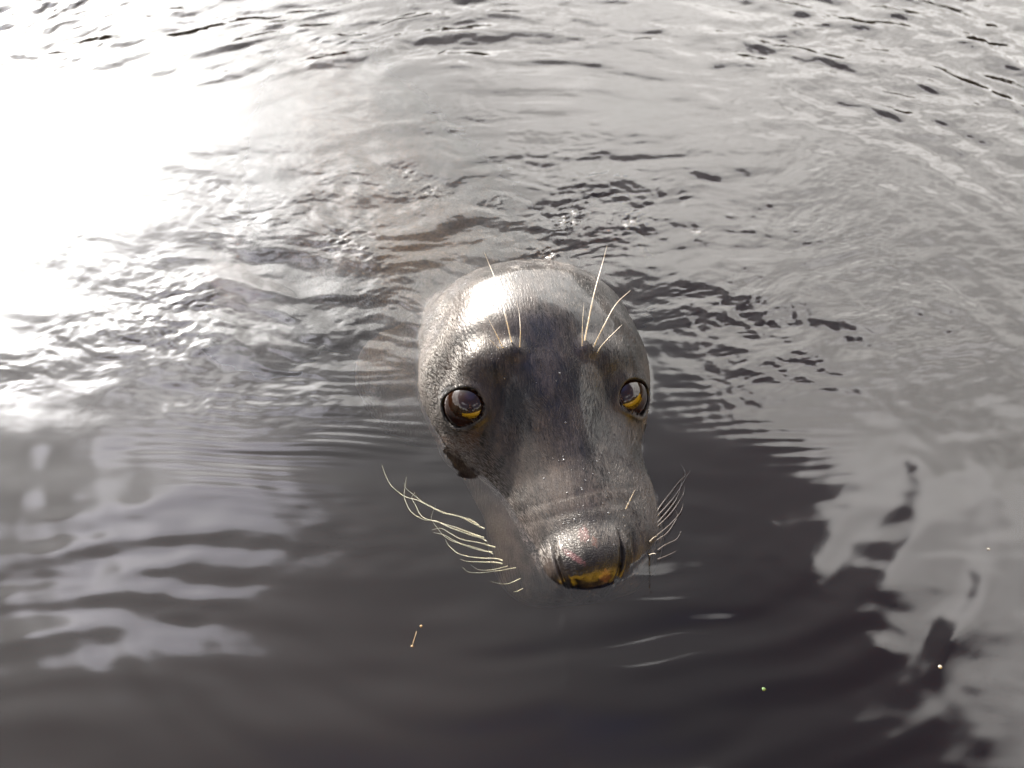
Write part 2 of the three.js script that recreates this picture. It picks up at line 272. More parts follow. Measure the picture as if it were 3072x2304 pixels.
// ------------------------------------------------------------------ the water
const SPLASH = [[1640, 775, 0.028, 1.1], [1705, 665, 0.035, 1], [1880, 675, 0.035, 0.9], [2085, 695, 0.02, 0.9], [1290, 580, 0.03, 0.9], [1215, 520, 0.025, 0.8], [1030, 720, 0.025, 0.9], [1480, 605, 0.02, 0.8]].map(([a, b, q, k]) => { const p = at(a, b, 0); return [p.x, p.z, q, k]; });
function ripples(x, z) {
  const dx = x - 0.05, dz = z + 0.93, r = Math.hypot(dx, dz), th = Math.atan2(dx, -dz);      // th: 0 behind the head, seen from the camera
  const back = smooth(-0.15, -0.55, dz), front = smooth(-0.05, 0.25, dz), far = smooth(0.55, 1.0, r), leftness = smooth(0.1, -0.5, dx);
  let h = 0;
  const wx = 0.05 * n2(x * 2.1 + 3, z * 2.1) + 0.02 * n2(x * 6, z * 6) + 0.006 * n2(x * 15 + 4, z * 15), wr = r + wx, v = th * Math.max(r, 0.15);
  // long ring waves that ran off behind the seal, in groups
  const gate = smooth(-0.15, 0.35, n2(x * 2.7 + 9, z * 3.6 - 2) + 0.4 * n2(x * 8, z * 8)), gate2 = smooth(-0.1, 0.4, n2(x * 4.1 - 5, z * 5.2 + 6));
  const sheen = 1 - 0.72 * smooth(-0.15, -0.4, dx) * smooth(-1.78, -1.62, z + 0.1 * n2(x * 4, z * 4));
  h += sheen * far * back * (0.0009 * gate * Math.sin(wr * 70 + 4 * n2(x * 4, z * 4)) + 0.0004 * Math.sin(wr * 37 + 4 * n2(x * 2.6 + 5, z * 2.6)) + 0.0007 * gate2 * Math.sin(wr * 118 + 5 * n2(x * 6, z * 6)) + 0.0038 * n2(wr * 22 + 5, v * 5.5) + 0.0030 * n2(x * 8 + 1.5 * n2(x * 4, z * 4), z * 19 + 1.5 * n2(x * 5 + 7, z * 5)) + 0.0010 * n2(x * 17 + 3 + 2 * n2(x * 6, z * 6), z * 41 + 2 * n2(x * 8, z * 8)) + 0.0016 * gate * n2(wr * 46, v * 13 + 3) + (0.3 + gate2) * 0.0008 * n2(wr * 90 + 2 * n2(x * 20, z * 20), v * 36) + 0.00022 * n2(x * 130, z * 170));
  // broken water left by the moving head
  const rough = gauss(r - 0.40, 0.27) * smooth(0.12, -0.14, dz) * mix(0.5, 1, smooth(0.8, -0.05, dx)), churn = rough * (0.35 + 0.95 * smooth(-0.3, 0.35, n2(x * 5.3 + 2, z * 6.4)));
  const ax = x + 0.03 * n2(x * 9, z * 9) + 0.3 * dz * dx, az = z + 0.03 * n2(x * 9 + 40, z * 9) + 0.25 * dx * dx;
  h += rough * (0.0035 * n2(ax * 9, az * 17) + 0.0015 * n2(ax * 20 + 7, az * 36)) + churn * (0.0011 * n2(ax * 42, az * 66 + 5) + 0.00068 * n2(ax * 80 + 2, az * 125) + 0.00036 * n2(ax * 150, az * 215));
  // fine trains of ripples that close in on the left side of the head, and shorter ones on the right
  const train = smooth(-0.25, 0.25, n2(x * 6 + 1, z * 9 + 2));
  const sides = gauss(dz - 0.02 - 0.35 * dx * dx, 0.085) * (gauss(dx + 0.27, 0.16) + 0.4 * gauss(dx - 0.22, 0.09));
  h += sides * (0.00030 * train * Math.sin((z + 0.10 * dx * dx + 0.016 * n2(x * 7, z * 7)) * 470 + 3.5 * n2(x * 6, z * 16)) + 0.0008 * n2(x * 7 + 3 * n2(x * 3, z * 3), z * 40 + 3));
  // lazy swell in the smooth water in front and at the sides, drawn out left to right
  h += 0.0024 * n2(x * 3.1 + 1.5 * n2(x * 1.5, z * 1.5), z * 6.5 + 4) * mix(1, 0.55, far);
  h += (0.0005 + 0.0006 * leftness) * n2(x * 6 + 2 + 1.2 * n2(x * 4, z * 4), z * 23 + 3 * n2(x * 3, z * 3)) * smooth(1.3, 0.4, r);
  h += smooth(0.05, 0.4, dx) * mix(1, 0.35, front) * (0.0008 * n2(x * 9 + 3, z * 15) + 0.0006 * n2(x * 21 + 3 * n2(x * 6, z * 6), z * 36) + 0.00022 * n2((x + z * 0.8) * 60, (x - z) * 14));
  // arcs that spread from the muzzle
  h += front * gauss(r - 0.46, 0.2) * (0.0008 * gate * Math.sin(wr * 62 + 3 * n2(x * 3, z * 3)) + 0.0012 * n2(wr * 26, v * 5));
  h += smooth(0.0, 0.35, dx) * smooth(0.12, -0.22, dz) * (0.0012 * n2((x * 0.56 + z * 0.83) * 4 + 2, (x * 0.83 - z * 0.56) * 24 + 1.5 * n2(x * 5, z * 5)) + 0.0005 * gate2 * n2((x * 0.56 + z * 0.83) * 9, (x * 0.83 - z * 0.56) * 62) + 0.0003 * n2(x * 60 + 3 * n2(x * 13, z * 13), z * 95));
  for (const [a, b, q, k] of SPLASH) { const g = gauss(Math.hypot(x - a, z - b), q); if (g > 0.01) h += g * k * (0.0016 * n2(x * 75, z * 95) + 0.0011 * n2(x * 150, z * 190)); }
  h += 0.0004 * n2(x * 24, z * 44) * mix(0.25, 1, gate2);
  return h;
}
const water = (() => {
  const grow = (a, b, first, k) => { const o = []; let s = first, p = a; while (p < b) { o.push(p); p += s; s *= k; } o.push(b); return o; };
  const wing = grow(1.35, 130, 0.004, 1.12), depth = grow(2.35, 160, 0.004, 1.12), near = grow(0.30, 60, 0.01, 1.18);
  const X = [...wing.map((v) => -v).reverse()]; for (let x = -1.345; x < 1.349; x += 0.0027) X.push(x); X.push(...wing);
  const Z = [...depth.map((v) => -v).reverse()]; for (let z = -2.346; z < -0.3005; z += z < -1.3 ? 0.0032 : 0.0024) Z.push(z); Z.push(...near.map((v) => v - 0.6));
  const nx = X.length, nz = Z.length, pos = new Float32Array(nx * nz * 3), idx = new Uint32Array((nx - 1) * (nz - 1) * 6);
  const p = V(0, 0, 0);
  for (let j = 0; j < nz; j++) for (let i = 0; i < nx; i++) {
    const x = X[i], z = Z[j], calm = smooth(9, 2.5, Math.hypot(x, z + 1)); let y = ripples(x, z) * calm;
    if (Math.abs(x - 0.05) < 0.32 && z > -1.25 && z < -0.5) { p.copy(toLocal(V(x, 0, z))); const d = sealField(p.x, p.y, p.z); y = y * smooth(-0.022, 0.004, d) + 0.0004 * Math.exp(-Math.max(d, 0) / 0.003); }
    const o = 3 * (j * nx + i); pos[o] = x; pos[o + 1] = y; pos[o + 2] = z;
  }
  let q = 0; for (let j = 0; j < nz - 1; j++) for (let i = 0; i < nx - 1; i++) { const a = j * nx + i, b = a + nx; idx[q++] = a; idx[q++] = b; idx[q++] = a + 1; idx[q++] = a + 1; idx[q++] = b; idx[q++] = b + 1; }
  const g = new THREE.BufferGeometry(); g.setAttribute('position', new THREE.BufferAttribute(pos, 3)); g.setIndex(new THREE.BufferAttribute(idx, 1)); g.computeVertexNormals();
  const m = new THREE.MeshPhysicalMaterial({ color: 0xffffff, roughness: 0.0, transmission: 1, thickness: 0.5, ior: 1.333, attenuationColor: new THREE.Color().setRGB(0.67, 0.54, 0.34), attenuationDistance: 0.2 });
  const w = mesh('water', g, m); w.castShadow = false; w.userData.kind = 'structure'; w.userData.label = 'dark rippled water reflecting cloud and blue sky'; return w;
})();
{ // the muddy bottom
  const g = new THREE.PlaneGeometry(300, 300, 60, 60); g.rotateX(-Math.PI / 2); const p = g.attributes.position;
  for (let i = 0; i < p.count; i++) p.setY(i, -0.75 + 0.05 * n2(p.getX(i) * 0.21, p.getZ(i) * 0.21)); g.computeVertexNormals();
  const b = mesh('riverbed', g, new THREE.MeshStandardMaterial({ color: new THREE.Color().setRGB(0.056, 0.039, 0.016), roughness: 1 })); b.userData.kind = 'structure';
}

// ------------------------------------------------------------------ the far bank, met only as reflections in the wavelets
{
  const seg = 360, rows = 14, pos = [], idx = [];
  for (let j = 0; j <= rows; j++) for (let i = 0; i <= seg; i++) {
    const a = i / seg * 2 * Math.PI - Math.PI, w = Math.cos(a), near = smooth(0.25, -0.55, w), k = i % seg, t = j / rows, lump = 0.5 * (1 + Math.cos(a)) * 0 + fbm(Math.cos(a) * 5.5 + 20, Math.sin(a) * 5.5, 4), R = mix(46, 24, near) + t * 11 + 2.5 * n2(k * 0.21, 4) * t, up = Math.pow(t, 0.6) * (mix(12, 15, near) + 6 * lump) + (j ? 0.9 * n2(k * 0.9, j * 1.3) : -0.5);
    pos.push(Math.sin(a) * R, up, -Math.cos(a) * R);
  }
  for (let j = 0; j < rows; j++) for (let i = 0; i < seg; i++) { const a = j * (seg + 1) + i, b = a + seg + 1; idx.push(a, a + 1, b, b, a + 1, b + 1); }
  const g = new THREE.BufferGeometry(); g.setAttribute('position', new THREE.Float32BufferAttribute(pos, 3)); g.setIndex(idx); g.computeVertexNormals();
  const m = mesh('wooded_bank', g, new THREE.MeshStandardMaterial({ color: new THREE.Color().setRGB(0.035, 0.032, 0.018), roughness: 1, side: THREE.DoubleSide })); m.userData.kind = 'structure';
}

// ------------------------------------------------------------------ the seal
const seal = new THREE.Group(); seal.name = numbered('grey_seal'); seal.position.copy(SEAL); seal.quaternion.copy(SEAL_TURN); scene.add(seal);
tag(seal, 'grey seal with dark wet head and pale whiskers looking up out of rippled water', 'seal');
mesh('body', sealGeometry, furMaterial, seal);
const eyeMaterial = new THREE.MeshPhysicalMaterial({ color: new THREE.Color().setRGB(0.007, 0.0025, 0.0012), roughness: 0.35, specularIntensity: 0, clearcoat: 0.75, clearcoatRoughness: 0.0 });
for (const e of EYES) { const g = new THREE.SphereGeometry(EYE_R, 64, 48); const m = mesh('eye', g, eyeMaterial, seal); m.position.copy(e.c).addScaledVector(e.g, 0.0016); }

function whiskerGeometry(points, r0, bead) {           // a thin tapering, slightly beaded bristle
  const curve = new THREE.CatmullRomCurve3(points), L = curve.getLength(), n = Math.max(24, Math.round(L / 0.0022)), S = 7, fr = curve.computeFrenetFrames(n, false), pos = [], nor = [], idx = [], p = V(0, 0, 0);
  for (let i = 0; i <= n; i++) {
    const t = i / n; curve.getPointAt(t, p); const r = r0 * (1 - 0.82 * Math.pow(t, 1.4)) * (1 + bead * Math.sin(t * L * 900));
    for (let s = 0; s < S; s++) { const a = s / S * 6.28318, c = Math.cos(a), w = Math.sin(a), N = fr.normals[i], Bn = fr.binormals[i]; const vx = N.x * c + Bn.x * w, vy = N.y * c + Bn.y * w, vz = N.z * c + Bn.z * w; pos.push(p.x + vx * r, p.y + vy * r, p.z + vz * r); nor.push(vx, vy, vz); }
  }
  for (let i = 0; i < n; i++) for (let s = 0; s < S; s++) { const a = i * S + s, b = i * S + (s + 1) % S; idx.push(a, b, a + S, b, b + S, a + S); }
  const tip = pos.length / 3; pos.push(p.x, p.y, p.z); const tn = curve.getTangentAt(1); nor.push(tn.x, tn.y, tn.z); for (let s = 0; s < S; s++) idx.push(n * S + s, n * S + (s + 1) % S, tip);
  const g = new THREE.BufferGeometry(); g.setAttribute('position', new THREE.Float32BufferAttribute(pos, 3)); g.setAttribute('normal', new THREE.Float32BufferAttribute(nor, 3)); g.setIndex(idx); return g;
}
const paleHair = new THREE.MeshPhysicalMaterial({ color: new THREE.Color().setRGB(0.54, 0.50, 0.43), roughness: 0.3, clearcoat: 0.6, clearcoatRoughness: 0.1 });
const wetHair = new THREE.MeshPhysicalMaterial({ color: new THREE.Color().setRGB(0.21, 0.21, 0.15), roughness: 0.5 }), greyHair = new THREE.MeshPhysicalMaterial({ color: new THREE.Color().setRGB(0.045, 0.038, 0.034), roughness: 0.4 });
// brow bristles: points as seen, and the height above the water at root and tip
for (const [pts, h1, r] of [
  [[[1534, 1026], [1518, 956], [1495, 862], [1462, 780], [1453, 758]], 0.185, 0.0008], [[[1559, 1040], [1561, 989], [1557, 937], [1548, 896]], 0.155, 0.00055], [[[1508, 1042], [1484, 993], [1458, 944]], 0.150, 0.0007], [[[1497, 1046], [1480, 1029], [1463, 1015]], 0.135, 0.00045],
  [[[1754, 1020], [1781, 886], [1811, 776], [1821, 736]], 0.195, 0.0008], [[[1781, 1040], [1811, 978], [1849, 911], [1891, 871]], 0.175, 0.0008], [[[1792, 1056], [1819, 1021], [1866, 974]], 0.15, 0.0007], [[[1746, 1037], [1748, 962], [1752, 907]], 0.155, 0.00055],
]) {
  const root = onSeal(...pts[0]), n = pts.length - 1, P = pts.map((q, i) => i ? toLocal(at(q[0], q[1], mix(root.y, h1, Math.sqrt(i / n) * 0.5 + i / n * 0.5))) : root);
  P.unshift(root.clone().lerp(P[1], -0.06)); mesh('whisker', whiskerGeometry(P, r, 0.12), paleHair, seal);
}
// muzzle bristles, floating just under the surface on the left and lying on the water on the right
const L4 = (a) => a.map(([x, y]) => [1100 + x / 3.686, 1350 + y / 3.686]), R4 = (a) => a.map(([x, y]) => [1500 + x / 3.403, 1400 + y / 3.403]);
const floating = [
  ...[[[1240, 850], [1170, 805], [960, 735], [850, 710], [700, 635], [560, 570], [430, 535], [340, 470], [270, 400], [215, 300], [170, 180]], [[1330, 1030], [1280, 1000], [1170, 965], [1030, 910], [900, 860], [760, 800], [640, 790], [560, 750], [490, 690], [440, 600], [415, 520], [425, 430], [440, 310]],
    [[1420, 1095], [1360, 1080], [1250, 1045], [1050, 1000], [920, 930], [820, 880], [720, 900]], [[1400, 1170], [1350, 1150], [1240, 1110], [1080, 1060], [950, 1020], [850, 960], [790, 890], [740, 820], [715, 770], [730, 700], [765, 625]], [[1390, 1150], [1260, 1130], [1090, 1075], [960, 1010], [860, 950], [740, 925]],
    [[1500, 1240], [1440, 1225], [1290, 1215], [1120, 1190], [1020, 1160], [950, 1110], [900, 1060], [870, 1000]], [[1500, 1275], [1440, 1265], [1250, 1255], [1100, 1240], [1035, 1215]], [[1650, 1320], [1600, 1330], [1400, 1360], [1200, 1370], [1110, 1350], [1065, 1310]],
    [[1300, 890], [1170, 830], [1040, 760], [900, 720], [740, 650], [620, 590], [520, 510], [430, 430], [415, 370]], [[1300, 990], [1180, 950], [1000, 880], [820, 820], [620, 750], [540, 620], [500, 540], [535, 480]], [[1700, 1440], [1560, 1500], [1450, 1490], [1370, 1460]], [[1730, 1550], [1680, 1575], [1620, 1590]], [[1560, 1300], [1380, 1345], [1240, 1340], [1150, 1280]]].map((a, i) => [L4(a), -0.010, i % 4 === 3 || i > 9 ? 0.00045 : 0.0009]),
  ...[[[1590, 470], [1680, 340], [1760, 240], [1830, 150], [1890, 90], [1880, 30], [1840, -30]], [[1590, 520], [1700, 400], [1790, 290], [1860, 180], [1890, 120], [1950, 30]], [[1600, 615], [1690, 530], [1770, 440], [1830, 350], [1870, 280], [1885, 200]], [[1600, 700], [1700, 620], [1780, 540], [1850, 450], [1870, 380]], [[1600, 750], [1700, 680], [1760, 600], [1810, 500], [1790, 440]],
    [[1610, 850], [1700, 790], [1800, 740], [1850, 660]], [[1610, 945], [1720, 900], [1800, 860]], [[1600, 580], [1720, 440], [1800, 330], [1850, 180], [1860, 100]]].map((a) => [R4(a), 0.003, 0.00042]),
];
for (const [pts, h, r] of floating) mesh('whisker', whiskerGeometry(pts.map((q, i) => toLocal(at(q[0], q[1], h + (h < 0 ? 0.004 * i / pts.length - 0.002 * Math.sin(i * 1.3) : 0.001 * Math.sin(i * 1.7))))), r, 0.1), h < 0 ? wetHair : greyHair, seal);
for (const [a, b, r] of [[[1530, 765], [1605, 705], 0.0008], [[1285, 430], [1380, 235], 0.0006], [[1520, 905], [1590, 890], 0.0006]]) { const [p, q] = R4([a, b]), root = onSeal(...p); mesh('whisker', whiskerGeometry([root, root.clone().lerp(toLocal(at(q[0], q[1], root.y + 0.012)), 0.5).add(V(0, 0.002, 0)), toLocal(at(q[0], q[1], root.y + 0.012))], r, 0.1), paleHair, seal); }

{ // the wet coat: short hairs combed back over the skin, and drops that hang in it
  const P = sealGeometry.attributes.position.array, Nn = sealGeometry.attributes.normal.array, I = sealGeometry.index.array, r = rng(5), cum = [], tri = []; let total = 0;
  for (let i = 0; i < I.length; i += 3) {
    const a = 3 * I[i], b = 3 * I[i + 1], c = 3 * I[i + 2], z = P[a + 2], y = P[a + 1]; if (z < -0.27 || z > 0.205 || toWorld(V(P[a], y, z)).y < -0.006) continue;
    if (EYES.some((e) => Math.hypot(P[a] - e.c.x, y - e.c.y, z - e.c.z) < EYE_R + 0.004)) continue;
    const ux = P[b] - P[a], uy = P[b + 1] - y, uz = P[b + 2] - z, vx = P[c] - P[a], vy = P[c + 1] - y, vz = P[c + 2] - z; total += Math.hypot(uy * vz - uz * vy, uz * vx - ux * vz, ux * vy - uy * vx) / 2; cum.push(total); tri.push(i);
  }
  const pick = () => { const t = r() * total; let lo = 0, hi = cum.length - 1; while (lo < hi) { const m = (lo + hi) >> 1; cum[m] < t ? lo = m + 1 : hi = m; } const i = tri[lo]; let u = r(), v = r(); if (u + v > 1) { u = 1 - u; v = 1 - v; } const w = 1 - u - v, A = 3 * I[i], B = 3 * I[i + 1], C = 3 * I[i + 2]; const f = (S) => V(S[A] * w + S[B] * u + S[C] * v, S[A + 1] * w + S[B + 1] * u + S[C + 1] * v, S[A + 2] * w + S[B + 2] * u + S[C + 2] * v); return [f(P), f(Nn).normalize()]; };
  const hair = new THREE.BufferGeometry();
  hair.setAttribute('position', new THREE.Float32BufferAttribute([-0.5, 0, 0, 0.5, 0, 0, 0, 0.7, 0, -0.35, 0.1, 0.55, 0.35, 0.1, 0.55, 0, 0.75, 0.55, 0, 0.1, 1], 3));
  hair.setIndex([0, 2, 5, 0, 5, 3, 2, 1, 4, 2, 4, 5, 3, 5, 6, 5, 4, 6]); hair.computeVertexNormals();
  const COUNT = 52000, fur = new THREE.InstancedMesh(hair, new THREE.MeshPhysicalMaterial({ color: 0xffffff, roughness: 0.45, specularIntensity: 0.42 }), COUNT); fur.name = 'fur'; fur.userData.kind = 'stuff';
  const M = new THREE.Matrix4(), X = V(0, 0, 0), Y = V(0, 0, 0), Z = V(0, 0, 0), c = new THREE.Color();
  for (let k = 0; k < COUNT; k++) {
    let [p, n] = pick(); if (p.z < 0.03 && Math.abs(p.x + 0.01) < 0.10 && p.z > -0.19 && r() < 0.75) [p, n] = pick(); const len = 0.0045 + 0.004 * r(), wide = 0.00034 + 0.0002 * r();
    Z.set(p.x * 1.4 + 0.9 * n2(p.x * 45, p.z * 45) + 0.35 * (r() - 0.5), -0.25, -1); Z.addScaledVector(n, -Z.dot(n)).normalize().addScaledVector(n, 0.03 + 0.09 * r()).normalize();
    X.crossVectors(n, Z).normalize(); Y.crossVectors(Z, X);
    M.makeBasis(X.multiplyScalar(wide), Y.multiplyScalar(wide), Z.multiplyScalar(len)).setPosition(p.addScaledVector(n, -0.0003)); fur.setMatrixAt(k, M);
    const t = clamp(0.26 + 1.1 * fbm(p.x * 26 + 3, p.z * 17, 3) + 0.5 * n2(p.x * 130, p.z * 60) + 0.75 * (r() - 0.5) + 0.3 * smooth(0.05, 0.13, Math.abs(p.x)) + 0.35 * smooth(0.02, 0.10, p.z)); fur.setColorAt(k, c.setRGB(mix(0.0010, 0.042, t), mix(0.0010, 0.036, t), mix(0.0014, 0.033, t)));
  }
  fur.castShadow = fur.receiveShadow = true; seal.add(fur);
  const drop = new THREE.SphereGeometry(1, 10, 7); drop.scale(1, 0.6, 1);
  const spots = []; while (spots.length < 420) { const [p, n] = pick(); const bridge = p.z > 0.09 && Math.abs(p.x - 0.005) < 0.045 ? 1 : 0, sideLeft = p.x < -0.06 && p.z < 0.0 ? 0.8 : 0, crown = p.z < -0.13 ? 0.5 : 0; if (n.y < 0.15 || p.y < 0.006 || r() > Math.max(bridge, sideLeft, crown, 0.06)) continue; spots.push([p, n]); }
  const wet = new THREE.InstancedMesh(drop, new THREE.MeshPhysicalMaterial({ color: new THREE.Color().setRGB(0.012, 0.01, 0.009), roughness: 0.04, clearcoat: 1, clearcoatRoughness: 0 }), spots.length); wet.name = 'water_drops'; wet.userData.kind = 'stuff';
  spots.forEach(([p, n], k) => { const s = 0.0004 + 0.0009 * r() * r(); M.makeRotationFromQuaternion(new THREE.Quaternion().setFromUnitVectors(V(0, 1, 0), n)).scale(V(s, s, s * (1 + 0.6 * r()))).setPosition(p); wet.setMatrixAt(k, M); });
  seal.add(wet);
}
// ------------------------------------------------------------------ small things that float
function pebbleShape(size, seed, flat) { const g = new THREE.IcosahedronGeometry(size, 3), p = g.attributes.position; for (let i = 0; i < p.count; i++) { const k = 1 + 0.5 * n2(p.getX(i) / size * 1.3 + seed, p.getZ(i) / size * 1.3 + p.getY(i) / size); p.setXYZ(i, p.getX(i) * k, p.getY(i) * k * flat, p.getZ(i) * k); } g.computeVertexNormals(); return g; }
const floater = (name, px, py, geometry, material, label, category) => { const p = at(px, py, 0), m = mesh(name, geometry, material); m.position.set(p.x, ripples(p.x, p.z) + 0.0004, p.z); return tag(m, label, category); };
const foamMaterial = new THREE.MeshPhysicalMaterial({ color: new THREE.Color().setRGB(0.13, 0.12, 0.10), roughness: 0.35 }), seedMaterial = new THREE.MeshStandardMaterial({ color: new THREE.Color().setRGB(0.10, 0.06, 0.015), roughness: 0.6 });
floater('foam_fleck', 2820, 2000, pebbleShape(0.0019, 3, 0.5), foamMaterial, 'white foam fleck on the dark water at lower right', 'foam');
floater('foam_fleck', 2965, 1648, pebbleShape(0.0014, 8, 0.5), foamMaterial, 'white foam fleck near the right edge beside the cloud reflection', 'foam');
floater('plant_bit', 2291, 2067, pebbleShape(0.0016, 5, 0.6), new THREE.MeshStandardMaterial({ color: new THREE.Color().setRGB(0.05, 0.10, 0.03), roughness: 0.5 }), 'tiny bright green plant bit on dark water right of centre', 'plant bit');
floater('seed', 1263, 1878, pebbleShape(0.0014, 11, 0.7), seedMaterial, 'tiny yellow seed on dark water, upper one of two below the whiskers', 'seed');
floater('seed', 1236, 1938, pebbleShape(0.0012, 12, 0.7), seedMaterial, 'tiny yellow seed on dark water, lower one of two, with a thin stalk', 'seed').add((() => { const a = at(1236, 1938, 0), b = at(1250, 1893, 0), c = new THREE.LineCurve3(V(0, 0, 0), b.sub(a)), m = new THREE.Mesh(new THREE.TubeGeometry(c, 4, 0.0003, 5), seedMaterial); m.name = 'stalk'; return m; })());

{ // bubbles in the wake, each a thin dome of water that catches the sun
  const g = new THREE.SphereGeometry(1, 24, 12, 0, Math.PI * 2, 0, Math.PI * 0.56), m = new THREE.MeshPhysicalMaterial({ color: 0xffffff, transmission: 1, thickness: 0, roughness: 0.16, ior: 1.5, side: THREE.DoubleSide }), r = rng(21);
  let first = null;
  for (const [label, group, px, py, n, sx, sy] of [
    ['small glinting bubble floating close behind the crown of the seal', 'bubbles close behind the crown', 1648, 778, 5, 18, 22], ['small glinting bubble in the cluster above the right brow whiskers', 'bubbles in the cluster above the right brow whiskers', 1705, 662, 6, 22, 30],
    ['small glinting bubble in the short row right of the main cluster', 'bubbles in the short row right of the cluster', 1885, 675, 3, 26, 12], ['small glinting bubble of a pair on the ripples farthest right', 'pair of bubbles farthest right behind the seal', 2086, 696, 2, 10, 6],
    ['small glinting bubble among the ripples far behind the left brow', 'bubbles far behind the left brow', 1290, 578, 2, 14, 10], ['small glinting bubble on the bright ripples upper left of the seal', 'bubbles on the bright ripples upper left of the seal', 1216, 518, 1, 0, 0], ['small glinting bubble left of the crown near the glare', 'bubbles left of the crown near the glare', 1036, 720, 2, 14, 6],
  ]) for (let k = 0; k < n; k++) {
    const p = at(px + (r() - 0.5) * 2 * sx, py + (r() - 0.5) * 2 * sy, 0), b = first ? first.clone() : mesh('bubble', g, m); if (first) { b.name = numbered('bubble'); scene.add(b); } first = b;
    const s = 0.0020 + 0.0024 * r(); b.scale.set(s, s * 0.9, s); b.position.set(p.x, ripples(p.x, p.z), p.z); tag(b, label, 'bubble'); if (n > 1) b.userData.group = group; else delete b.userData.group;
  }
}
